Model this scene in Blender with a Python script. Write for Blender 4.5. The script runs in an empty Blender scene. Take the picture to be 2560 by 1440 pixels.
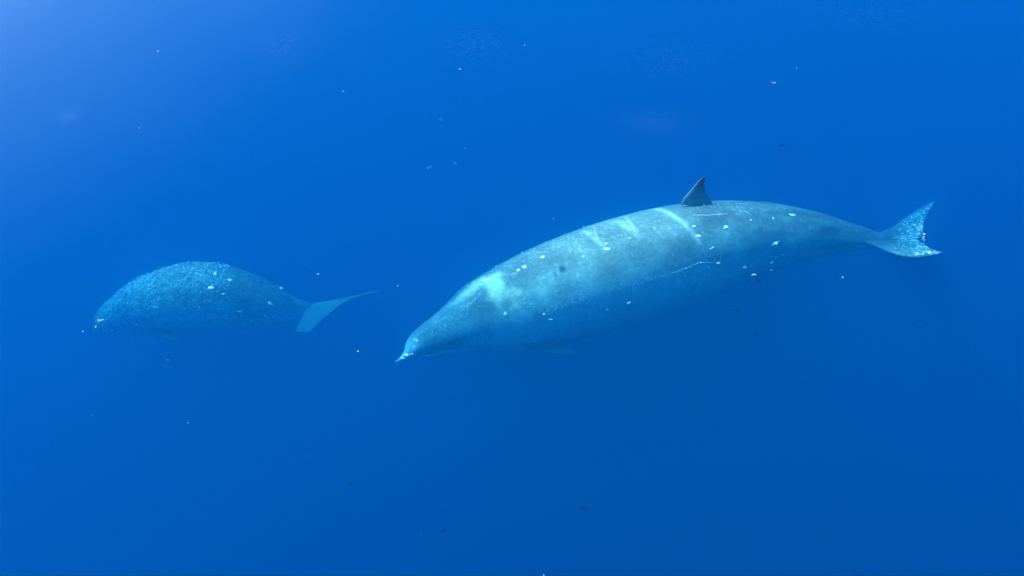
import bpy, bmesh, math, random
from mathutils import Vector, Matrix, noise
from mathutils.bvhtree import BVHTree

random.seed(7)
S = bpy.context.scene
C = S.collection
R = math.radians
W, H = 2560.0, 1440.0

# ------------------------------------------------------------------ camera
PITCH = 40.0                       # degrees the drone's camera looks down
DIST = 13.0                        # metres to the middle of the picture
HFOV = 45.0
cam_d = bpy.data.cameras.new('camera')
cam_d.sensor_width = 36.0
cam_d.lens = 18.0 / math.tan(R(HFOV / 2))
cam_d.clip_end = 3000.0
cam_d.clip_start = 0.05
cam = bpy.data.objects.new('camera', cam_d)
C.objects.link(cam)
EYE = Vector((0.0, -DIST * math.cos(R(PITCH)), DIST * math.sin(R(PITCH))))
cam.location = EYE
cam.rotation_euler = (R(90 - PITCH), 0, 0)
S.camera = cam
FPX = (W / 2) / math.tan(R(HFOV / 2))
CAM_R = Vector((1, 0, 0))
CAM_U = Vector((0, math.sin(R(PITCH)), math.cos(R(PITCH))))
CAM_F = Vector((0, math.cos(R(PITCH)), -math.sin(R(PITCH))))

# ------------------------------------------------------------------ sky and sun
SUN_EL, SUN_AZ = 57.0, -68.0       # elevation; azimuth from +Y (ahead), minus is to the left
world = bpy.data.worlds.new('World')
S.world = world
world.use_nodes = True
nt = world.node_tree
bg = nt.nodes['Background']
sky = nt.nodes.new('ShaderNodeTexSky')
sky.sky_type = 'NISHITA'
sky.sun_disc = False
sky.sun_elevation = R(SUN_EL)
sky.sun_rotation = R(SUN_AZ)
nt.links.new(sky.outputs[0], bg.inputs[0])
bg.inputs[1].default_value = 0.15
sun_d = bpy.data.lights.new('sun', 'SUN')
sun_d.energy = 4.5
sun_d.angle = R(0.5)
sun_d.color = (1.0, 0.96, 0.90)
sun = bpy.data.objects.new('sun', sun_d)
C.objects.link(sun)
SUN_V = Vector((math.sin(R(SUN_AZ)) * math.cos(R(SUN_EL)), math.cos(R(SUN_AZ)) * math.cos(R(SUN_EL)), math.sin(R(SUN_EL))))
sun.rotation_euler = SUN_V.to_track_quat('Z', 'Y').to_euler()

S.view_settings.view_transform = 'Standard'
S.view_settings.look = 'None'
S.view_settings.gamma = 1.0
S.view_settings.use_curve_mapping = False
S.view_settings.exposure = 1.52
S.render.engine = 'CYCLES'
S.cycles.use_denoising = True
S.cycles.max_bounces = 8
S.cycles.volume_bounces = 3
S.cycles.transparent_max_bounces = 48


# ------------------------------------------------------------------ helpers
def ray(px, py):
    return (CAM_F * FPX + CAM_R * (px - W / 2) - CAM_U * (py - H / 2)).normalized()


def at(px, py, z):
    d = ray(px, py)
    return EYE + d * ((z - EYE.z) / d.z)


def on_plane(px, py, p0, n):
    d = ray(px, py)
    return EYE + d * ((p0 - EYE).dot(n) / d.dot(n))


def metres(px, p):
    """How long px pixels are at the distance of point p."""
    return px * (p - EYE).dot(CAM_F) / FPX


def smooth(a, b, x):
    t = min(1.0, max(0.0, (x - a) / (b - a)))
    return t * t * (3 - 2 * t)


def spline(keys, t):
    """Catmull-Rom through tuples; keys = [(t, v...), ...]."""
    n = len(keys)
    i = 0
    while i < n - 2 and t > keys[i + 1][0]:
        i += 1
    k0, k1, k2, k3 = keys[max(0, i - 1)], keys[i], keys[i + 1], keys[min(n - 1, i + 2)]
    u = (t - k1[0]) / (k2[0] - k1[0])
    out = []
    for c in range(1, len(k1)):
        m1 = (k2[c] - k0[c]) / (k2[0] - k0[0]) * (k2[0] - k1[0])
        m2 = (k3[c] - k1[c]) / (k3[0] - k1[0]) * (k2[0] - k1[0])
        u2, u3 = u * u, u * u * u
        out.append((2 * u3 - 3 * u2 + 1) * k1[c] + (u3 - 2 * u2 + u) * m1 + (-2 * u3 + 3 * u2) * k2[c] + (u3 - u2) * m2)
    return out


def mesh_obj(name, verts, faces, mat, parent=None, smooth_shade=True, colors=None, origin=None):
    me = bpy.data.meshes.new(name)
    o = bpy.data.objects.new(name, me)
    if origin is not None:
        verts = [Vector(v) - origin for v in verts]
    me.from_pydata([tuple(v) for v in verts], [], faces)
    if colors is not None:
        a = me.color_attributes.new('pigment', 'FLOAT_COLOR', 'POINT')
        flat = []
        for c in colors:
            flat += [c[0], c[1], c[2], 1.0]
        a.data.foreach_set('color', flat)
    if smooth_shade:
        me.polygons.foreach_set('use_smooth', [True] * len(me.polygons))
    me.update()
    bm = bmesh.new()
    bm.from_mesh(me)
    bmesh.ops.recalc_face_normals(bm, faces=bm.faces)
    bm.to_mesh(me)
    bm.free()
    me.materials.append(mat)
    C.objects.link(o)
    if origin is not None:
        o.location = origin
    if parent is not None:
        o.parent = parent
        o.matrix_parent_inverse = Matrix.Translation(-parent.location)
    return o


def tag(o, label=None, cat=None, group=None, kind=None):
    for k, v in (('label', label), ('category', cat), ('group', group), ('kind', kind)):
        if v:
            o[k] = v
    return o


# ------------------------------------------------------------------ materials
def flat_mat(name, col, rough=0.5):
    m = bpy.data.materials.new(name)
    m.use_nodes = True
    n = m.node_tree
    b = n.nodes['Principled BSDF']
    nz = n.nodes.new('ShaderNodeTexNoise')
    nz.inputs['Scale'].default_value = 40.0
    nz.inputs['Detail'].default_value = 4.0
    mx = n.nodes.new('ShaderNodeMixRGB')
    mx.inputs[1].default_value = (*[c * 0.65 for c in col], 1)
    mx.inputs[2].default_value = (*[min(1, c * 1.2) for c in col], 1)
    co = n.nodes.new('ShaderNodeTexCoord')
    n.links.new(co.outputs['Object'], nz.inputs['Vector'])
    n.links.new(nz.outputs['Fac'], mx.inputs[0])
    n.links.new(mx.outputs[0], b.inputs['Base Color'])
    b.inputs['Roughness'].default_value = rough
    b.inputs['Specular IOR Level'].default_value = 0.05
    return m


def skin_mat(name, mottle, scale, bump):
    """Whale skin: the pigment attribute, mottled by two noises and finely wrinkled."""
    m = bpy.data.materials.new(name)
    m.use_nodes = True
    n = m.node_tree
    L = n.links.new
    b = n.nodes['Principled BSDF']
    at_ = n.nodes.new('ShaderNodeAttribute')
    at_.attribute_name = 'pigment'
    co = n.nodes.new('ShaderNodeTexCoord')
    n1 = n.nodes.new('ShaderNodeTexNoise')
    n1.inputs['Scale'].default_value = scale
    n1.inputs['Detail'].default_value = 6.0
    n1.inputs['Roughness'].default_value = 0.65
    n2 = n.nodes.new('ShaderNodeTexNoise')
    n2.inputs['Scale'].default_value = scale * 4.5
    n2.inputs['Detail'].default_value = 3.0
    L(co.outputs['Object'], n1.inputs['Vector'])
    L(co.outputs['Object'], n2.inputs['Vector'])
    r1 = n.nodes.new('ShaderNodeMapRange')
    r1.inputs['From Min'].default_value = 0.3
    r1.inputs['From Max'].default_value = 0.7
    r1.inputs['To Min'].default_value = 1.0 - mottle
    r1.inputs['To Max'].default_value = 1.0 + mottle
    L(n1.outputs['Fac'], r1.inputs['Value'])
    r2 = n.nodes.new('ShaderNodeMapRange')
    r2.inputs['From Min'].default_value = 0.3
    r2.inputs['From Max'].default_value = 0.75
    r2.inputs['To Min'].default_value = 1.0 - mottle * 0.9
    r2.inputs['To Max'].default_value = 1.0 + mottle * 1.3
    L(n2.outputs['Fac'], r2.inputs['Value'])
    mu = n.nodes.new('ShaderNodeMath')
    mu.operation = 'MULTIPLY'
    L(r1.outputs[0], mu.inputs[0])
    L(r2.outputs[0], mu.inputs[1])
    sc = n.nodes.new('ShaderNodeVectorMath')
    sc.operation = 'SCALE'
    L(at_.outputs['Color'], sc.inputs[0])
    L(mu.outputs[0], sc.inputs['Scale'])
    L(sc.outputs[0], b.inputs['Base Color'])
    b.inputs['Roughness'].default_value = 0.55
    b.inputs['Specular IOR Level'].default_value = 0.2
    bp = n.nodes.new('ShaderNodeBump')
    bp.inputs['Strength'].default_value = bump
    bp.inputs['Distance'].default_value = 0.02
    L(n2.outputs['Fac'], bp.inputs['Height'])
    L(bp.outputs[0], b.inputs['Normal'])
    return m


M_SKIN = skin_mat('whale_skin', 0.15, 4.5, 0.18)
M_CALF = skin_mat('calf_skin', 0.42, 9.0, 0.6)  # strong mottle paints in light rippled by the surface
M_PALE_MARK = flat_mat('pale_mark', (0.85, 0.85, 0.80))
M_EYE = flat_mat('eye', (0.015, 0.014, 0.013), 0.15)
M_FLECK = flat_mat('pale_fleck', (0.22, 0.30, 0.36))
M_JELLY = flat_mat('jelly', (0.17, 0.15, 0.19), 0.8)
M_WEED = flat_mat('weed', (0.003, 0.006, 0.012), 0.9)

# ------------------------------------------------------------------ the sea: one closed body of water
wm = bpy.data.materials.new('sea_water')
wm.use_nodes = True
wn = wm.node_tree
wn.nodes.clear()
wo = wn.nodes.new('ShaderNodeOutputMaterial')
SIG_S = (0.0045, 0.183, 0.332)        # scattering per metre
SIG_A = (1.45, 0.430, 0.141)          # absorption per metre
ds = max(SIG_S)
vs = wn.nodes.new('ShaderNodeVolumeScatter')
vs.inputs['Color'].default_value = (*[c / ds for c in SIG_S], 1)
vs.inputs['Density'].default_value = ds
vs.inputs['Anisotropy'].default_value = 0.58
da = 2.65
va = wn.nodes.new('ShaderNodeVolumeAbsorption')
va.inputs['Color'].default_value = (*[1 - c / da for c in SIG_A], 1)
va.inputs['Density'].default_value = da
ad = wn.nodes.new('ShaderNodeAddShader')
wn.links.new(vs.outputs[0], ad.inputs[0])
wn.links.new(va.outputs[0], ad.inputs[1])
wn.links.new(ad.outputs[0], wo.inputs['Volume'])
X, Z = 900.0, -80.0
sea = mesh_obj('sea', [(-X, -X, 0), (X, -X, 0), (X, X, 0), (-X, X, 0), (-X, -X, Z), (X, -X, Z), (X, X, Z), (-X, X, Z)],
               [(0, 1, 2, 3), (7, 6, 5, 4), (0, 4, 5, 1), (1, 5, 6, 2), (2, 6, 7, 3), (3, 7, 4, 0)], wm, smooth_shade=False)
tag(sea, 'clear deep blue sea water around the two whales', None, None, 'structure')


# ------------------------------------------------------------------ whales
class Body:
    """A whale's trunk: rings along a bent axis. keys: (t, px, py, z, half thickness in px)."""

    def __init__(self, keys, roll, ratio_w, nr=520, na=200):
        self.axis, self.rad = [], []
        for k in keys:
            p = at(k[1], k[2], k[3])
            self.axis.append((k[0], p.x, p.y, p.z))
            self.rad.append((k[0], metres(k[4], p)))
        self.roll, self.ratio_w = roll, ratio_w
        self.nr, self.na = nr, na

    def frame(self, t):
        p = Vector(spline(self.axis, t))
        e = 0.004
        T = (Vector(spline(self.axis, min(1, t + e))) - Vector(spline(self.axis, max(0, t - e)))).normalized()
        U = Vector((0, math.sin(R(self.roll)), math.cos(R(self.roll))))
        U = (U - T * U.dot(T)).normalized()
        return p, T, U, U.cross(T)          # side: the far flank of a whale that swims left

    def mesh(self, name, mat, parent, pigment, shape=None, origin=None):
        V, F, K = [], [], []
        # a: 0 = far flank, 90 = back, 180 = near flank, 270 = belly
        for i in range(self.nr + 1):
            t = i / self.nr
            p, T, U, Sd = self.frame(t)
            r = max(0.0005, spline(self.rad, t)[0])
            w = r * self.ratio_w(t)
            for j in range(self.na):
                a = 360.0 * j / self.na
                ca, sa = math.cos(R(a)), math.sin(R(a))
                k = shape(t, a) if shape else 1.0
                v = p + Sd * (w * ca * k) + U * (r * sa * k)
                V.append(v)
                K.append(pigment(t, a, v))
        na = self.na
        for i in range(self.nr):
            for j in range(na):
                j2 = (j + 1) % na
                F.append((i * na + j, i * na + j2, (i + 1) * na + j2, (i + 1) * na + j))
        F.append(tuple(range(na)))
        F.append(tuple(range(self.nr * na, self.nr * na + na)))
        self.bvh = BVHTree.FromPolygons(V, F)
        return mesh_obj(name, V, F, mat, parent, colors=K)

    def hit(self, px, py):
        loc, nrm, _i, _d = self.bvh.ray_cast(EYE, ray(px, py))
        if loc is None:
            return None, None
        if nrm.dot(ray(px, py)) > 0:
            nrm = -nrm
        return loc, nrm


def lens_blade(name, rows, thick, mat, parent, col, nu=18):
    """A fin or fluke lobe from rows of (leading point, trailing point), root first: a lens section that
    thins towards both edges and the tip."""
    V, F, K = [], [], []
    m = len(rows)
    mid = m // 2
    n = (rows[mid][1] - rows[mid][0]).cross(rows[-1][0] - rows[0][0]).normalized()
    NV = 40
    lead = [(i / (m - 1), *r[0]) for i, r in enumerate(rows)]
    trail = [(i / (m - 1), *r[1]) for i, r in enumerate(rows)]
    loop = []
    for i in range(NV + 1):
        t = i / NV
        a, b = Vector(spline(lead, t)), Vector(spline(trail, t))
        th = thick * (1 - 0.85 * t) * smooth(-0.25, 0.3, t)
        ring = []
        for j in range(2 * nu):
            if j <= nu:
                u, sgn = j / nu, 1
            else:
                u, sgn = (2 * nu - j) / nu, -1
            prof = 2.6 * math.sqrt(max(0, u)) * (1 - u) ** 1.15
            V.append(a.lerp(b, u) + n * (sgn * prof * th * 0.5))
            K.append(col(t, u, V[-1]))
            ring.append(len(V) - 1)
        loop.append(ring)
    q = 2 * nu
    for i in range(NV):
        for j in range(q):
            F.append((loop[i][j], loop[i][(j + 1) % q], loop[i + 1][(j + 1) % q], loop[i + 1][j]))
    F.append(tuple(loop[0]))
    F.append(tuple(loop[-1]))
    return mesh_obj(name, V, F, mat, parent, colors=K)


def patch(name, body, px, py, rx, ry, mat, parent, ang=0.0, label=None, thick=0.003):
    """A small irregular raised spot that follows the skin round a picture point."""
    loc, nrm = body.hit(px, py)
    if loc is None:
        return None
    U = (CAM_R * math.cos(R(ang)) + CAM_U * math.sin(R(ang)))
    U = (U - nrm * U.dot(nrm)).normalized()
    Vv = nrm.cross(U)
    rx_m, ry_m = metres(rx, loc), metres(ry, loc)
    N = 12
    ring = []
    for i in range(N):
        a = 2 * math.pi * i / N
        k = random.uniform(0.55, 1.2)
        p = loc + U * (rx_m * k * math.cos(a)) + Vv * (ry_m * k * math.sin(a))
        h = body.bvh.find_nearest(p)
        ring.append(h[0] + nrm * thick * 0.4)
    low = [v - nrm * 0.01 for v in ring]
    V = ring + low + [loc + nrm * (thick * 1.6)]
    F = []
    for i in range(N):
        j = (i + 1) % N
        F.append((i, j, 2 * N))
        F.append((i, N + i, N + j, j))
    F.append(tuple(range(2 * N - 1, N - 1, -1)))
    o = mesh_obj(name, V, F, mat, parent)
    if label:
        o['label'] = label
    return o


def streak(name, body, pts, width_px, mat, parent, label=None):
    """A long thin raised scratch through picture points."""
    V, F = [], []
    P = []
    for (a, b) in zip(pts[:-1], pts[1:]):
        n = max(2, int(math.hypot(b[0] - a[0], b[1] - a[1]) / 5))
        for i in range(n):
            P.append((a[0] + (b[0] - a[0]) * i / n, a[1] + (b[1] - a[1]) * i / n))
    P.append(pts[-1])
    rows = []
    for i, (x, y) in enumerate(P):
        loc, nrm = body.hit(x + random.uniform(-.8, .8), y + random.uniform(-.8, .8))
        if loc is not None:
            rows.append((loc, nrm, math.sin(math.pi * (i + 0.5) / len(P)) ** 0.5 * random.uniform(0.45, 1.2)))
    if len(rows) < 3:
        return None
    for i, (loc, nrm, k) in enumerate(rows):
        d = (rows[min(i + 1, len(rows) - 1)][0] - rows[max(0, i - 1)][0]).normalized()
        sd = nrm.cross(d).normalized()
        w = metres(width_px, loc) * k * 0.5
        V += [loc - sd * w - nrm * .004, loc + nrm * 0.004, loc + sd * w - nrm * .004]
    for i in range(len(rows) - 1):
        q = i * 3
        F += [(q, q + 3, q + 4, q + 1), (q + 1, q + 4, q + 5, q + 2), (q, q + 2, q + 5, q + 3)]
    F += [(0, 1, 2), (len(V) - 3, len(V) - 1, len(V) - 2)]
    o = mesh_obj(name, V, F, mat, parent)
    if label:
        o['label'] = label
    return o


def whale_root(name, loc, label):
    o = bpy.data.objects.new(name, None)
    o.empty_display_size = 0.3
    o.location = loc
    C.objects.link(o)
    return tag(o, label, 'whale', 'beaked whales swimming side by side')


def mixc(a, b, f):
    return tuple(a[i] + (b[i] - a[i]) * f for i in range(3))


def fbm(v, s, o=4):
    return noise.fractal(Vector(v) * s, 1.0, 2.0, o)          # about -1 .. 1


DARK = (0.055, 0.065, 0.090)
GREY = (0.100, 0.124, 0.114)
PALE = (0.180, 0.218, 0.194)
WHITE = (0.80, 0.79, 0.72)
UNDER = (0.40, 0.49, 0.41)
CAP = (0.66, 0.60, 0.36)

# ---- the big whale
ZB = -1.06
big_keys = [
    (0.000, 989, 905, ZB - 0.10, 2),
    (0.012, 1003, 898, ZB - 0.10, 6),
    (0.028, 1021, 885, ZB - 0.10, 15),
    (0.042, 1040, 868, ZB - 0.10, 31),
    (0.060, 1064, 855, ZB - 0.09, 42),
    (0.090, 1103, 839, ZB - 0.08, 53),
    (0.130, 1152, 818, ZB - 0.06, 70),
    (0.180, 1209, 794, ZB - 0.04, 95),
    (0.260, 1312, 760, ZB - 0.01, 120),
    (0.350, 1424, 722, ZB + 0.0, 132),
    (0.450, 1543, 684, ZB + 0.0, 136),
    (0.560, 1672, 645, ZB + 0.01, 130),
    (0.660, 1795, 613, ZB + 0.03, 113),
    (0.760, 1920, 592, ZB + 0.06, 87),
    (0.850, 2035, 589, ZB + 0.10, 61),
    (0.920, 2125, 594, ZB + 0.14, 38),
    (0.970, 2190, 600, ZB + 0.17, 22),
    (1.000, 2232, 602, ZB + 0.19, 12),
]
big_root = whale_root('beaked_whale', at(1620, 650, ZB), 'large pale grey beaked whale with an upright dorsal fin and scarred flank')


def big_w(t):
    return 0.96 - 0.45 * smooth(0.80, 0.97, t) + 0.02 * math.sin(t * 3)


big = Body(big_keys, 17.0, big_w, nr=620, na=260)


def big_shape(t, a):
    """Forehead bulge over the beak and the crease of the mouth."""
    top = max(0.0, math.sin(R(a)))
    k = 1.0 + 0.06 * math.exp(-((t - 0.135) / 0.05) ** 2) * top
    for c in (205, 335):
        d = abs((a - c + 180) % 360 - 180)
        if t < 0.10:
            k -= 0.07 * math.exp(-(d / 7.0) ** 2) * smooth(0.0, 0.02, t) * (1 - smooth(0.075, 0.10, t))
    return k


def big_pigment(t, a, v):
    d_top = abs((a - 90 + 180) % 360 - 180)              # degrees from the ridge of the back
    n = fbm(v, 2.2, 5)
    n2 = fbm(v, 7.0, 4)
    base = mixc(GREY, PALE, max(0.0, min(1.0, 0.5 + 0.75 * n + 0.2 * n2)))
    # dappled light painted as long streaks along the body, and darker clouds between them
    st = noise.fractal(Vector((t * 9.0, math.sin(R(a)) * 2.6, math.cos(R(a)) * 2.6)), 1.0, 2.0, 5)
    base = mixc(base, DARK if st < 0 else PALE, min(0.75, abs(st) * 1.1))
    cl = fbm((v.x + 9, v.y, v.z), 1.3, 3)
    base = mixc(base, DARK, 0.45 * smooth(0.05, 0.55, cl))
    # darker behind the fin and towards the tail stock
    base = mixc(base, DARK, 0.55 * smooth(0.57, 0.64, t + 0.02 * n) * (0.55 + 0.45 * smooth(0.86, 0.95, t)))
    base = mixc(base, DARK, 0.7 * smooth(0.86, 0.95, t + 0.02 * n))
    # paler shoulders
    base = mixc(base, PALE, 0.6 * math.exp(-((t - 0.44) / 0.17) ** 2) * (1 - smooth(40, 115, d_top + 18 * n)))
    # dark band over the face and round the eye
    base = mixc(base, DARK, 0.12 * math.exp(-((t - 0.12) / 0.035) ** 2) * smooth(30, 70, d_top + 10 * n))
    de = math.hypot((t - 0.098) / 0.017, ((a - 186)) / 15.0)
    base = mixc(base, (0.004, 0.004, 0.005), 0.97 * (1 - smooth(0.7, 1.15, de + 0.2 * n2)))
    de = math.hypot((t - 0.142) / 0.012, ((a - 192)) / 9.0)
    base = mixc(base, (0.01, 0.01, 0.012), 0.8 * (1 - smooth(0.6, 1.3, de + 0.3 * n2)))
    # line of the mouth
    base = mixc(base, (0.02, 0.02, 0.02), 0.8 * math.exp(-((a - 203 + 90 * t) / 3.2) ** 2) * smooth(0.012, 0.03, t) * (1 - smooth(0.075, 0.09, t)))
    # whitish cap over the melon, reaching down behind the eye
    dc = math.hypot((t - 0.205 - (a - 118) * 0.0002) / 0.024, (a - 118) / 33.0)
    base = mixc(base, CAP, 0.80 * (1 - smooth(0.25, 1.45, dc + 0.7 * n2)))
    dc = math.hypot((t - 0.165) / 0.035, (a - 95) / 13.0)
    base = mixc(base, CAP, 0.6 * (1 - smooth(0.3, 1.3, dc + 0.4 * n2)))
    dc = math.hypot((t - 0.262) / 0.03, (a - 165) / 16.0)
    base = mixc(base, PALE, 0.9 * (1 - smooth(0.3, 1.3, dc + 0.45 * n2)))
    under = smooth(112, 200, a + 30 * n) * (1 - smooth(325, 400, a)) * smooth(0.06, 0.2, t) * (1 - 0.6 * smooth(0.6, 0.85, t))  # pale belly, spread up the flank to paint in missing light
    base = mixc(base, UNDER, 0.85 * under)
    base = mixc(base, WHITE, 0.5 * math.exp(-((a - 214 - 6 * n2) / 7.0) ** 2) * smooth(0.03, 0.05, t) * (1 - smooth(0.12, 0.16, t)))
    # pale beak
    base = mixc(base, WHITE, 0.65 * (1 - smooth(0.015, 0.055, t + 0.012 * n2)))
    # dark spots; painted shade along the tail stock's lower edge and under the flipper
    for (tc, ac, wt, wa, am) in ((0.315, 128, 0.006, 4, 0.8), (0.560, 196, 0.008, 4, 0.6), (0.300, 132, 0.004, 3, 0.5), (0.900, 196, 0.05, 11, 0.85),
                                 (0.880, 150, 0.035, 14, 0.6), (0.30, 232, 0.07, 16, 0.85)):
        dc = math.hypot((t - tc) / wt, (a - ac + 60 * (t - tc)) / wa)
        base = mixc(base, (0.03, 0.035, 0.04), am * (1 - smooth(0.3, 1.4, dc + 0.35 * n2)))
    # girdle of pale scar ahead of the fin and two rake bands on the shoulder
    for (tc, slope, wid, amt, a0, a1) in ((0.556, -0.00052, 0.0065, 0.60, 80, 160), (0.395, -0.0002, 0.0065, 0.45, 85, 135),
                                          (0.462, -0.0004, 0.009, 0.42, 85, 132)):
        dt = (t - tc - slope * (90 - a)) / wid
        f = amt * math.exp(-dt * dt) * smooth(a0 - 8, a0, a) * (1 - smooth(a1 - 25, a1, a)) * (0.75 + 0.5 * n2)
        base = mixc(base, WHITE, max(0.0, min(1.0, f)) * 0.8)
    # pale speckling
    sp = fbm((v.x + 3, v.y, v.z), 26.0, 3)
    base = mixc(base, WHITE, 0.35 * smooth(0.35, 0.75, sp) * (0.4 + 0.6 * smooth(0.0, 0.5, n)))
    return base


big.mesh('body', M_SKIN, big_root, big_pigment, big_shape)


def dark_col(t, u, v):
    return mixc(DARK, (0.015, 0.016, 0.02), 0.7 + 0.3 * fbm(v, 5))


def fin_col(t, u, v):
    n = 0.12 * fbm(v, 14, 3)
    return mixc(mixc((0.07, 0.11, 0.14), (0.03, 0.075, 0.13), smooth(0.05, 0.35, t + n)), (0.008, 0.022, 0.045), smooth(0.35, 0.9, t + n))  # bluish base colour paints the water's haze into the fin


# dorsal fin: stands on the ridge of the back, in the plane of axis and up
def blade(name, pairs, p0, n, thick, parent, col, mat):
    rows = [(on_plane(*a, p0, n), on_plane(*b, p0, n)) for a, b in pairs]
    return lens_blade(name, rows, thick, mat, parent, col)


pF, tF, uF, sF = big.frame(0.62)
pF = pF + uF * spline(big.rad, 0.62)[0]
blade('dorsal_fin', [((1702, 512), (1784, 512)), ((1708, 496), (1774, 497)), ((1718, 484), (1766, 485)), ((1730, 470), (1762, 471)),
                     ((1742, 456), (1760, 459)), ((1753, 446), (1761, 450)), ((1764, 440), (1766, 441))],
      pF, sF, 0.08, big_root, fin_col, M_SKIN)


# tail flukes: two lobes in the plane of axis and side
def fluke_col(t, u, v):
    n = fbm(v, 9, 4)
    b = mixc(GREY, PALE, 0.3 + 0.5 * n)
    sp = fbm(v, 30, 3)
    b = mixc(b, WHITE, smooth(-0.05, 0.5, sp) * (0.2 + 0.75 * smooth(0.25, 0.85, u)))  # white speckle: surface glints painted into the fluke colour
    return mixc(b, DARK, 0.85 * (1 - smooth(0.08, 0.42, t)) * (1 - smooth(0.5, .95, u)))


pT, tT, uT, sT = big.frame(0.985)
FN = uT


def lobe(pairs, p0, n, thick, parent, col, mat):
    return blade('fluke', pairs, p0, n, thick, parent, col, mat)


lobe([((2135, 598), (2290, 602)), ((2216, 575), (2304, 590)), ((2258, 548), (2309, 566)), ((2290, 527), (2315, 543)),
      ((2318, 511), (2327, 519)), ((2337, 502), (2338, 504))], pT, FN, 0.085, big_root, fluke_col, M_SKIN)
lobe([((2155, 602), (2290, 596)), ((2203, 622), (2308, 606)), ((2245, 638), (2319, 615)), ((2285, 643), (2330, 623)),
      ((2322, 640), (2342, 628)), ((2358, 632), (2359, 631))], pT, FN, 0.085, big_root, fluke_col, M_SKIN)


# pectoral flippers tucked along the lower flank
def flipper(body, t0, a0, length, chord, parent, col, mat, side):
    p, T, U, Sd = body.frame(t0)
    r = spline(body.rad, t0)[0]
    root = p + Sd * (r * body.ratio_w(t0) * math.cos(R(a0)) * 0.88) + U * (r * math.sin(R(a0)) * 0.88)
    out = (Sd * side * 0.55 - U * 0.35 + T * 0.75).normalized()
    ch = (T - out * T.dot(out)).normalized()
    rows = []
    for (u, l, c) in ((0, -0.45, 0.55), (0.25, -0.5, 0.55), (0.5, -0.45, 0.5), (0.75, -0.28, 0.42), (0.92, -0.08, 0.3), (1.0, 0.08, 0.12)):
        rows.append((root + out * (length * u) + ch * (chord * l), root + out * (length * u) + ch * (chord * c)))
    return lens_blade('flipper', rows, 0.05, mat, parent, col)


flipper(big, 0.235, 212, 0.58, 0.20, big_root, dark_col, M_SKIN, -1)
flipper(big, 0.235, 328, 0.58, 0.20, big_root, dark_col, M_SKIN, 1)


def ball(name, c, r, mat, parent, sx=1.0, n=None):
    bm = bmesh.new()
    bmesh.ops.create_uvsphere(bm, u_segments=16, v_segments=10, radius=r)
    V = [v.co.copy() + c for v in bm.verts]
    F = [tuple(v.index for v in f.verts) for f in bm.faces]
    bm.free()
    return mesh_obj(name, V, F, mat, parent)


for a in (197, 343):
    p, T, U, Sd = big.frame(0.098)
    r = spline(big.rad, 0.098)[0]
    ball('eye', p + Sd * (r * big_w(0.098) * math.cos(R(a)) * 0.95) + U * (r * math.sin(R(a)) * 0.95), 0.022, M_EYE, big_root)

# white oval spots and scratches on the flank
for (x, y, rx, ry, ang) in ((1516, 609, 6, 4, 0), (1519, 622, 10, 5, 10), (1746, 590, 9, 5, 10), (1815, 568, 8, 6, 30), (1982, 537, 11, 4, 0),
                            (1940, 608, 12, 4, 20), (1735, 566, 6, 4, 0), (1358, 642, 8, 5, 10), (1310, 667, 8, 5, 20), (1296, 675, 6, 4, 30),
                            (1360, 785, 5, 4, 0), (1376, 799, 6, 3, 20), (1572, 757, 8, 4, 30), (1519, 774, 6, 3, 10), (1929, 657, 5, 4, 60),
                            (1926, 675, 3, 5, 0), (1934, 546, 3, 3, 0), (1878, 550, 3, 3, 0), (1782, 620, 9, 3, 20), (1857, 669, 4, 3, 0),
                            (1885, 686, 9, 3, 0), (1264, 786, 8, 6, 120), (1957, 637, 6, 3, -30), (1460, 641, 4, 3, 0), (1574, 595, 4, 3, 0)):
    patch('white_spot', big, x, y, rx, ry, M_PALE_MARK, big_root, ang)
for pts, w in ((((1680, 682), (1715, 671), (1735, 662), (1752, 656), (1790, 657), (1806, 651)), 3.5),
               (((1795, 688), (1828, 690), (1846, 681), (1860, 668)), 3.0),
               (((1733, 538), (1770, 538), (1800, 535), (1822, 535)), 3.0),
               (((1560, 542), (1575, 560), (1590, 582)), 2.5),
               (((1566, 540), (1583, 562), (1598, 580)), 2.0),
               (((1482, 563), (1488, 580), (1496, 600)), 4.0)):
    streak('scratch_scar', big, pts, w, M_PALE_MARK, big_root)

# ---- the small whale
ZC = -1.30
calf_keys = [
    (0.000, 236, 832, ZC - 0.20, 3),
    (0.030, 246, 820, ZC - 0.18, 14),
    (0.070, 264, 800, ZC - 0.15, 32),
    (0.130, 300, 781, ZC - 0.12, 45),
    (0.220, 350, 763, ZC - 0.08, 65),
    (0.330, 410, 752, ZC - 0.04, 79),
    (0.450, 475, 742, ZC - 0.02, 88),
    (0.570, 550, 744, ZC - 0.03, 84),
    (0.690, 620, 753, ZC - 0.06, 71),
    (0.800, 685, 765, ZC - 0.09, 51),
    (0.900, 735, 774, ZC - 0.12, 35),
    (1.000, 796, 778, ZC - 0.10, 16),
]
calf_root = whale_root('beaked_whale', at(500, 745, ZC), 'small mottled beaked whale with a blunt head, swimming alone behind the fluke tips')
calf_root['label'] = 'smaller mottled blue beaked whale with its beak tipped down and one fluke raised'


def calf_w(t):
    return 0.97 - 0.40 * smooth(0.80, 1.0, t)


calf = Body(calf_keys, 10.0, calf_w, nr=420, na=220)


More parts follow.
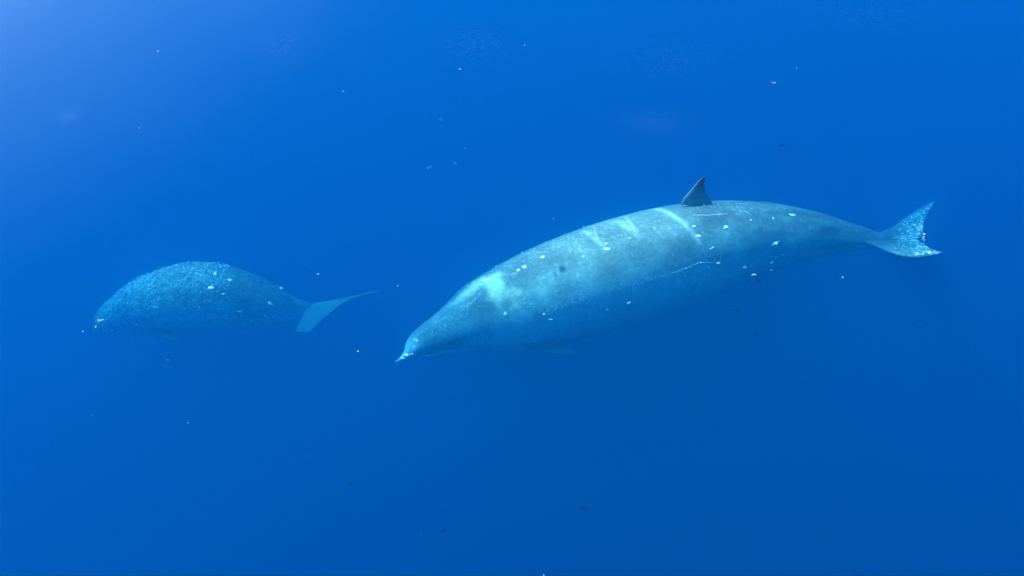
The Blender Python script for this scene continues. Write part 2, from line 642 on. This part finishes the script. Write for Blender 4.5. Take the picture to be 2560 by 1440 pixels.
def calf_pigment(t, a, v):
    d_top = abs((a - 90 + 180) % 360 - 180)
    n = fbm(v, 2.5, 5)
    n2 = fbm(v, 11.0, 4)
    b = mixc(GREY, PALE, max(0.0, 0.25 + 0.35 * n + 0.25 * n2))
    b = mixc(b, PALE, 0.6 * math.exp(-((t - 0.28) / 0.10) ** 2) * (1 - smooth(35, 100, d_top + 20 * n)))
    b = mixc(b, DARK, 0.6 * smooth(0.55, 0.72, t + 0.03 * n))
    b = mixc(b, UNDER, 0.8 * smooth(135, 215, a + 25 * n) * (1 - smooth(325, 400, a)))  # pale belly, painted up to lighten the shaded lower edge
    dc = math.hypot((t - 0.52) / 0.05, (a - 125) / 22.0)
    b = mixc(b, PALE, 0.9 * (1 - smooth(0.3, 1.4, dc + 0.4 * n2)))
    return b


calf.mesh('body', M_CALF, calf_root, calf_pigment)


def calf_fluke_col(t, u, v):
    return mixc(GREY, PALE, 0.55 + 0.15 * fbm(v, 8, 3))


pc, Tc, Uc, Sc = calf.frame(0.99)
pc = at(800, 770, ZC - 0.02)
n1 = Vector((-0.25, -0.45, 0.85)).normalized()
lobe([((788, 757), (880, 747)), ((772, 764), (852, 763)), ((762, 778), (827, 783)), ((752, 798), (803, 803)), ((741, 820), (782, 824)),
      ((738, 829), (772, 832))], pc, n1, 0.045, calf_root, calf_fluke_col, M_SKIN)
n2_ = Vector((-0.15, 0.10, 0.98)).normalized()
lobe([((786, 757), (868, 752)), ((830, 751), (885, 746)), ((870, 743), (905, 739)), ((905, 735), (930, 733)), ((945, 726), (958, 724)),
      ((1000, 714), (1001, 714.5))], pc, n1, 0.03, calf_root, calf_fluke_col, M_SKIN)
flipper(calf, 0.27, 215, 0.42, 0.15, calf_root, dark_col, M_CALF, -1)
flipper(calf, 0.27, 325, 0.42, 0.15, calf_root, dark_col, M_CALF, 1)
for a in (197, 343):
    p, T, U, Sd = calf.frame(0.13)
    r = spline(calf.rad, 0.13)[0]
    ball('eye', p + Sd * (r * calf_w(0.13) * math.cos(R(a)) * 0.95) + U * (r * math.sin(R(a)) * 0.95), 0.018, M_EYE, calf_root)
for (x, y, rx, ry, ang) in ((539, 684, 5, 8, 0), (529, 719, 7, 7, 0), (576, 700, 8, 4, 0), (703, 720, 7, 5, 0), (676, 760, 10, 4, -20), (600, 780, 8, 4, -20)):
    patch('white_spot', calf, x, y, rx, ry, M_PALE_MARK, calf_root, ang)


# ------------------------------------------------------------------ things adrift at the surface
def blob(c, r, seed, squash=(1, 1, 0.5), n=1):
    """A few lumpy grains close together: verts, faces."""
    rnd = random.Random(seed)
    V, F = [], []
    for k in range(n):
        q = c + Vector((rnd.uniform(-1, 1), rnd.uniform(-1, 1), rnd.uniform(-.2, .2))) * (r * 1.5 if n > 1 else 0)
        rr = r * (rnd.uniform(0.35, 1.0) if n > 1 else 1.0)
        bm = bmesh.new()
        bmesh.ops.create_icosphere(bm, subdivisions=2, radius=1.0)
        o = len(V)
        for v in bm.verts:
            d = 1 + 0.45 * noise.noise(v.co * 1.6 + Vector((seed, k * 3.1, 0)))
            V.append(q + Vector((v.co.x * squash[0], v.co.y * squash[1], v.co.z * squash[2])) * (rr * d))
        F += [tuple(x.index + o for x in f.verts) for f in bm.faces]
        bm.free()
    return V, F


def adrift(name, cat, group, mat, items):
    for k, (px, py, z, r_px, n, sq, label) in enumerate(items):
        c = at(px, py, z - {'weed_scrap': 0.35, 'foam_fleck': 0.07}.get(name, 0.0))
        V, F = blob(Vector((0, 0, 0)), metres(r_px * ({'foam_fleck': 0.42, 'jelly': 0.85, 'weed_scrap': 0.75}.get(name, 1.0)), c), 11 + k * 7, sq, n)
        o = mesh_obj(name, V, F, mat)
        o.location = c
        tag(o, label, cat, group)


adrift('foam_fleck', 'foam fleck', 'white foam flecks floating on the sea', M_FLECK, [
    (1312, 114, -0.01, 4.0, 3, (1, 1, .6), 'brightest white foam fleck high above the middle of the large whale'),
    (1150, 173, -0.02, 3.0, 4, (2.2, 1, .5), 'streaky white foam fleck left of the brightest one near the top'),
    (347, 320, -0.01, 3.0, 2, (1.2, 1, .5), 'white foam fleck far above the head of the small whale'),
    (396, 128, -0.02, 3.5, 5, (1, 1, .5), 'speckled ring of foam in the pale glare at upper left'),
    (859, 228, -0.02, 2.6, 4, (1.2, 1, .5), 'small foam fleck midway between the upper left glare and the top middle'),
    (1164, 371, -0.01, 2.2, 1, (1, 1, .6), 'single tiny white dot above the back of the large whale'),
    (1383, 546, -0.01, 2.0, 2, (1, 1, .5), 'tiny white dot just above the shoulder of the large whale'),
    (1992, 170, -0.02, 2.2, 4, (1.4, 1, .5), 'faint white fleck just right of the pink scrap'),
    (795, 685, -0.02, 3.4, 6, (1, 1, .5), 'loose cluster of foam dots above the fluke of the small whale'),
    (762, 661, -0.01, 1.8, 1, (1, 1, .6), 'single white dot above the tail stock of the small whale'),
    (895, 878, -0.02, 2.4, 5, (2.4, 1, .5), 'thin streak of foam between the small whale and the beak of the large one'),
    (240, 817, -0.01, 3.6, 4, (1, 1.6, .5), 'white foam right at the beak of the small whale'),
    (207, 828, -0.02, 3.0, 5, (1.5, 1, .5), 'faint foam ahead of the beak of the small whale'),
    (470, 1057, -0.01, 2.2, 3, (1.6, 1, .5), 'pair of white dots in the open water below the small whale'),
    (232, 1039, -0.01, 1.8, 1, (1, 1, .6), 'tiny white dot at lower left, left of the dot pair'),
    (255, 886, -0.01, 1.8, 2, (1, 1, .6), 'tiny white dot just below the head of the small whale'),
    (420, 899, -0.02, 1.9, 3, (1.8, 1, .5), 'faint white dots under the belly of the small whale'),
    (2106, 693, -0.02, 3.2, 4, (1, 1.3, .5), 'white foam fleck below the tail stock of the large whale'),
    (1054, 1336, -0.01, 1.8, 1, (1, 1, .6), 'tiny pinkish white dot left of the dark weed scrap near the bottom'),
    (1359, 1437, -0.01, 2.6, 2, (1.8, 1, .5), 'white fleck at the very bottom edge of the picture'),
    (995, 715, -0.02, 1.6, 3, (3.5, 1, .5), 'hair thin streak of foam at the fluke tip of the small whale'),
])
adrift('jelly', 'jelly', 'faint jellies drifting under the surface', M_JELLY, [
    (1937, 209, -0.12, 6.0, 4, (.9, 1.2, .6), 'pinkish double lobed scrap of jelly above the dorsal fin'),
    (1105, 300, -0.75, 7.0, 2, (.8, 1.2, .6), 'faint pale blue jelly in the upper middle water'),
    (1133, 409, -0.80, 6.0, 2, (.7, 1.3, .6), 'faint upright jelly right of the pinkish one above the gap between the whales'),
    (1077, 418, -0.65, 5.5, 2, (1, 1, .6), 'faint pinkish jelly left of the upright one above the gap between the whales'),
])
adrift('weed_scrap', 'weed scrap', 'dark scraps of weed drifting in the water', M_WEED, [
    (1145, 623, -0.35, 5.0, 2, (1, 1, .5), 'dark weed scrap above the forehead of the large whale'),
    (1107, 1328, -0.10, 5.0, 4, (1, 1.2, .5), 'darkest weed scrap near the bottom of the picture'),
    (1888, 837, -0.15, 5.0, 3, (1.4, 1, .5), 'dark weed scrap in open water below the flank of the large whale'),
    (1957, 362, -0.40, 5.0, 3, (2, 1, .5), 'dark sliver of weed above and right of the dorsal fin'),
    (1899, 702, -0.12, 5.0, 3, (1.8, 1, .5), 'dark weed scrap along the lower edge of the large whale'),
    (2300, 803, -0.40, 4.0, 2, (1, 1, .5), 'small dark weed scrap below the flukes of the large whale'),
    (872, 1210, -0.35, 4.5, 2, (2, 1, .5), 'faint dark sliver of weed in the lower middle water'),
    (1465, 1271, -0.45, 7.0, 3, (1, 1, .5), 'blurred dark weed scrap right of the darkest one near the bottom'),
    (1838, 777, -0.30, 6.0, 2, (1, 1, .5), 'faint weed scrap nearest the belly of the large whale'),
])

# ------------------------------------------------------------------ painted glints and added glare on the surface (uncountable)
def film(name, col, cover, glossy=None):
    m = bpy.data.materials.new(name)
    m.use_nodes = True
    n = m.node_tree
    n.nodes.clear()
    o = n.nodes.new('ShaderNodeOutputMaterial')
    if glossy is None:
        d = n.nodes.new('ShaderNodeBsdfDiffuse')
    else:
        d = n.nodes.new('ShaderNodeBsdfAnisotropic')
        d.inputs['Roughness'].default_value = glossy
    d.inputs['Color'].default_value = (*col, 1)
    t = n.nodes.new('ShaderNodeBsdfTransparent')
    x = n.nodes.new('ShaderNodeMixShader')
    x.inputs[0].default_value = cover
    n.links.new(t.outputs[0], x.inputs[1])
    n.links.new(d.outputs[0], x.inputs[2])
    n.links.new(x.outputs[0], o.inputs['Surface'])
    return m


M_GLINT = film('foam', (0.46, 0.74, 0.82), 0.22)  # white film that paints sun glints over the whales
M_FINE = film('fine_glints', (0.78, 0.84, 0.88), 0.19)  # pale film that paints sky glitter from ripples
M_RIPPLE = film('ripple', (0.72, 0.74, 0.85), 0.0075)
M_SPECKLE = film('speckle', (0.80, 0.55, 0.90), 0.028)


def scatter(name, label, spots, mat, seed, kind='stuff', z=0.004, tilt=0.25, cling=False):
    """spots: (px, py, length px, width px, angle); each becomes a small lumpy disc lying on the water."""
    rnd = random.Random(seed)
    V, F = [], []
    for (px, py, l, w, ang) in spots:
        c = at(px, py, z + rnd.uniform(0, 0.004))
        if cling:                       # a finger's breadth off the whale's skin, whichever whale lies below
            for b in (big, calf):
                loc, nrm = b.hit(px, py)
                if loc is not None:
                    c = loc + nrm * 0.03
                    break
        L, Wd = metres(l, c), metres(w, c) / math.sin(R(PITCH))
        ca, sa = math.cos(ang), math.sin(ang)
        tx, ty = rnd.gauss(0, tilt), rnd.gauss(0, tilt)
        o = len(V)
        n = 7
        for i in range(n):
            a = 2 * math.pi * i / n
            k = rnd.uniform(0.5, 1.25)
            x, y = L * k * math.cos(a), Wd * k * math.sin(a)
            X_, Y_ = x * ca - y * sa, x * sa + y * ca
            V.append(c + Vector((X_, Y_, X_ * tx + Y_ * ty)))
        V.append(c + Vector((0, 0, 0.25 * min(L, Wd))))
        F += [(o + i, o + (i + 1) % n, o + n) for i in range(n)]
    ob = mesh_obj(name, V, F, mat)
    return tag(ob, label, None, None, kind)


rnd = random.Random(5)
spots = []


def cloud(x0, y0, x1, y1, half, n, l, w, ang):
    """Specks spread along a line with a soft width."""
    for _ in range(n):
        u = rnd.random()
        d = rnd.gauss(0, 0.8) * half
        nx, ny = -(y1 - y0), (x1 - x0)
        q = math.hypot(nx, ny)
        spots.append((x0 + (x1 - x0) * u + nx / q * d, y0 + (y1 - y0) * u + ny / q * d, l * rnd.uniform(.5, 1.3), w * rnd.uniform(.5, 1.3),
                      ang + rnd.gauss(0, .35)))


# over the head of the small whale
CALF_TOP = [(246, 800), (290, 732), (370, 677), (480, 657), (570, 660)]
for (p, q) in zip(CALF_TOP[:-1], CALF_TOP[1:]):
    for _ in range(270):
        u = rnd.random()
        dep = abs(rnd.gauss(0, 1)) ** 1.2 * 34
        x = p[0] + (q[0] - p[0]) * u + rnd.gauss(0, 5)
        y = p[1] + (q[1] - p[1]) * u + 3 + dep
        if y < 825:
            spots.append((x, y, rnd.uniform(1.8, 4.6), rnd.uniform(0.8, 1.7), 1.2 + rnd.gauss(0, .4)))
cloud(375, 690, 385, 770, 12, 60, 5.0, 2.2, 1.3)
cloud(440, 690, 720, 730, 30, 100, 2.0, 1.1, .2)
cloud(520, 790, 720, 790, 12, 34, 4.0, 1.0, -.2)
cloud(690, 715, 745, 735, 4, 16, 2.2, 1.2, -.3)
# over the beak, the flukes and the flank of the large whale
cloud(1022, 888, 1050, 848, 5, 45, 3.4, 1.6, .5)
cloud(1055, 848, 1140, 800, 9, 60, 3.0, 1.2, .6)
cloud(1050, 886, 1160, 876, 4, 45, 3.0, 1.0, .1)
cloud(1140, 800, 1230, 705, 6, 50, 5.0, 1.0, .8)
cloud(2230, 592, 2310, 582, 16, 80, 2.6, 1.2, .5)
cloud(2255, 562, 2326, 514, 4, 40, 2.6, 1.2, .6)
cloud(2285, 634, 2345, 630, 4, 60, 4.5, 1.4, .15)
cloud(2304, 545, 2309, 605, 2.5, 22, 2.8, 1.2, .2)
cloud(1210, 690, 1265, 715, 18, 110, 2.4, 1.3, .4)
cloud(1270, 672, 1480, 580, 14, 160, 2.2, 1.2, .5)
cloud(1400, 610, 1700, 570, 25, 260, 1.6, 1.1, .3)
cloud(1360, 765, 1480, 730, 22, 150, 1.5, 1.0, .3)
cloud(1290, 768, 1330, 755, 8, 30, 2.6, 1.2, .4)
cloud(1540, 715, 1820, 655, 6, 70, 2.0, 1.0, .3)
cloud(1740, 520, 1960, 520, 9, 90, 2.2, 1.0, .05)
cloud(1850, 690, 1970, 640, 16, 40, 2.0, 1.0, .3)
spots = [q for q in spots if big.hit(q[0], q[1] - 3)[0] is not None or calf.hit(q[0], q[1] - 3)[0] is not None or (q[0] > 2200 and rnd.random() < 0.8)]
scatter('glint_specks', 'fine pale painted glints over both whales', spots, M_FINE, 3, z=-0.50, cling=True)  # sky glints off ripples, painted as pale specks
spots = []
for (x, y, n, l) in ((1516, 609, 3, 4), (1519, 622, 6, 5), (1746, 590, 4, 5), (1735, 566, 4, 2.5), (1815, 568, 6, 3), (1982, 537, 4, 4.5), (1940, 608, 4, 4.5),
                     (1358, 642, 6, 3), (1310, 667, 5, 4.5), (1296, 675, 4, 3), (1360, 785, 4, 3), (1376, 799, 3, 4), (1572, 757, 3, 4), (1519, 774, 2, 3),
                     (1929, 657, 3, 3), (1926, 675, 2, 2.5), (539, 684, 4, 4), (529, 719, 6, 5), (560, 735, 4, 3), (576, 700, 5, 3), (703, 720, 5, 3),
                     (1005, 894, 7, 4), (1016, 887, 9, 5), (1208, 700, 8, 6), (1220, 697, 6, 5), (2310, 585, 4, 4), (2308, 594, 4, 4),
                     (2300, 634, 6, 5), (2322, 630, 6, 5), (2345, 631, 3, 3), (2285, 562, 4, 3), (2300, 566, 4, 3), (1885, 686, 4, 4), (1795, 657, 4, 4),
                     (1860, 668, 4, 3), (1752, 657, 4, 3), (1715, 671, 4, 2.5), (1040, 850, 5, 4), (1036, 866, 4, 3), (1030, 884, 4, 3), (250, 800, 6, 4)):
    for _ in range(n):
        spots.append((x + rnd.gauss(0, l * .7), y + rnd.gauss(0, l * .3), l * rnd.uniform(.3, .8), l * rnd.uniform(.15, .35), rnd.gauss(0.15, .4)))
scatter('foam', 'bright white painted glints over both whales', spots, M_GLINT, 4)  # these film specks stand in for sun glints

# added sheets that put glare on the water; the rest has no reflecting surface
rm = bpy.data.materials.new('glare_film')
rm.use_nodes = True
rn = rm.node_tree
rn.nodes.clear()
ro = rn.nodes.new('ShaderNodeOutputMaterial')
ra = rn.nodes.new('ShaderNodeAttribute')
ra.attribute_name = 'pigment'  # on these sheets the colour holds the amount of glare
rs = rn.nodes.new('ShaderNodeSeparateColor')
rn.links.new(ra.outputs['Color'], rs.inputs[0])
rc = rn.nodes.new('ShaderNodeTexCoord')


def rnoise(scale, detail, lo, hi, t0, t1):
    a = rn.nodes.new('ShaderNodeTexNoise')
    a.inputs['Scale'].default_value = scale
    a.inputs['Detail'].default_value = detail
    rn.links.new(rc.outputs['Object'], a.inputs['Vector'])
    b = rn.nodes.new('ShaderNodeMapRange')
    for k, v in (('From Min', lo), ('From Max', hi), ('To Min', t0), ('To Max', t1)):
        b.inputs[k].default_value = v
    rn.links.new(a.outputs['Fac'], b.inputs['Value'])
    return b.outputs[0]


def rmath(op, a, b):
    m = rn.nodes.new('ShaderNodeMath')
    m.operation = op
    for k, v in ((0, a), (1, b)):
        if isinstance(v, (int, float)):
            m.inputs[k].default_value = v
        else:
            rn.links.new(v, m.inputs[k])
    return m.outputs[0]


grain = rmath('MULTIPLY', rnoise(0.5, 2, 0.3, 0.7, 0.85, 1.15), rnoise(55, 2, 0.3, 0.7, 0.85, 1.15))
even = rmath('MULTIPLY', rmath('MULTIPLY', rs.outputs[0], grain), 0.060)
speck = rmath('MULTIPLY', rmath('MULTIPLY', rs.outputs[1], rnoise(26, 2, 0.56, 0.75, 0.0, 1.0)), 0.060)
fac = rmath('ADD', even, speck)
rg = rn.nodes.new('ShaderNodeBsdfAnisotropic')
rg.inputs['Color'].default_value = (0.68, 0.93, 1, 1)
rg.inputs['Roughness'].default_value = 0.55
rt = rn.nodes.new('ShaderNodeBsdfTransparent')
rx = rn.nodes.new('ShaderNodeMixShader')
rn.links.new(fac, rx.inputs[0])
rn.links.new(rt.outputs[0], rx.inputs[1])
rn.links.new(rg.outputs[0], rx.inputs[2])
rn.links.new(rx.outputs[0], ro.inputs['Surface'])


def add_glare(cx, cy, sx, sy, even_amt, speck_amt, z, power, label):
    """A round added sheet of low wavelets; its painted glare fades towards the rim."""
    V, F, K = [], [], []
    NR, NA = 40, 72
    V.append(at(cx, cy, z))
    K.append((even_amt, speck_amt, 0))
    for i in range(1, NR + 1):
        r = i / NR
        for j in range(NA):
            a = 2 * math.pi * j / NA
            # the patch is round on the water; sx and sy are its half axes there, in metres
            p = V[0] + Vector((sx * r * math.cos(a), sy * r * math.sin(a), 0))
            w = 0.006 * noise.noise(p * 3.0) + 0.003 * noise.noise(p * 9.0)
            p.z = z + w
            f = max(0.0, math.exp(-(r * 2.1) ** power) - math.exp(-2.1 ** power)) / (1 - math.exp(-2.1 ** power))
            V.append(p)
            K.append((even_amt * f, speck_amt * f, 0))
    for j in range(NA):
        F.append((0, 1 + j, 1 + (j + 1) % NA))
    for i in range(NR - 1):
        for j in range(NA):
            j2 = (j + 1) % NA
            F.append((1 + i * NA + j, 1 + (i + 1) * NA + j, 1 + (i + 1) * NA + j2, 1 + i * NA + j2))
    o = mesh_obj('glare_sheet', V, F, rm, colors=K)
    return tag(o, label, None, None, 'stuff')


add_glare(-80, -60, 6.0, 8.0, 0.62, 0.0, 0.02, 1.2, 'wide added sheet of glare at upper left')
add_glare(600, -40, 3.6, 4.0, 0.10, 0.0, 0.035, 1.6, 'fainter added glare beside the upper left sheet')
add_glare(715, 110, 0.65, 1.0, 0.0, 0.45, 0.05, 1.6, 'added speckle of sky glints right of the upper left glare')
add_glare(1190, 110, 0.9, 0.9, 0.0, 0.28, 0.05, 1.6, 'added speckle of sky glints at top centre')
add_glare(1690, 150, 1.2, 1.0, 0.0, 0.22, 0.05, 1.6, 'added speckle of sky glints above the dorsal fin')
add_glare(2190, 40, 1.3, 0.7, 0.0, 0.24, 0.05, 1.6, 'added speckle of sky glints at top right')
add_glare(1640, 305, 0.85, 0.55, 0.06, 0.06, 0.06, 1.6, 'soft pale oval of added glare just above the large whale')
add_glare(172, 292, 0.25, 0.28, 0.10, 0.0, 0.06, 1.6, 'small pale spot of added glare near the left edge')
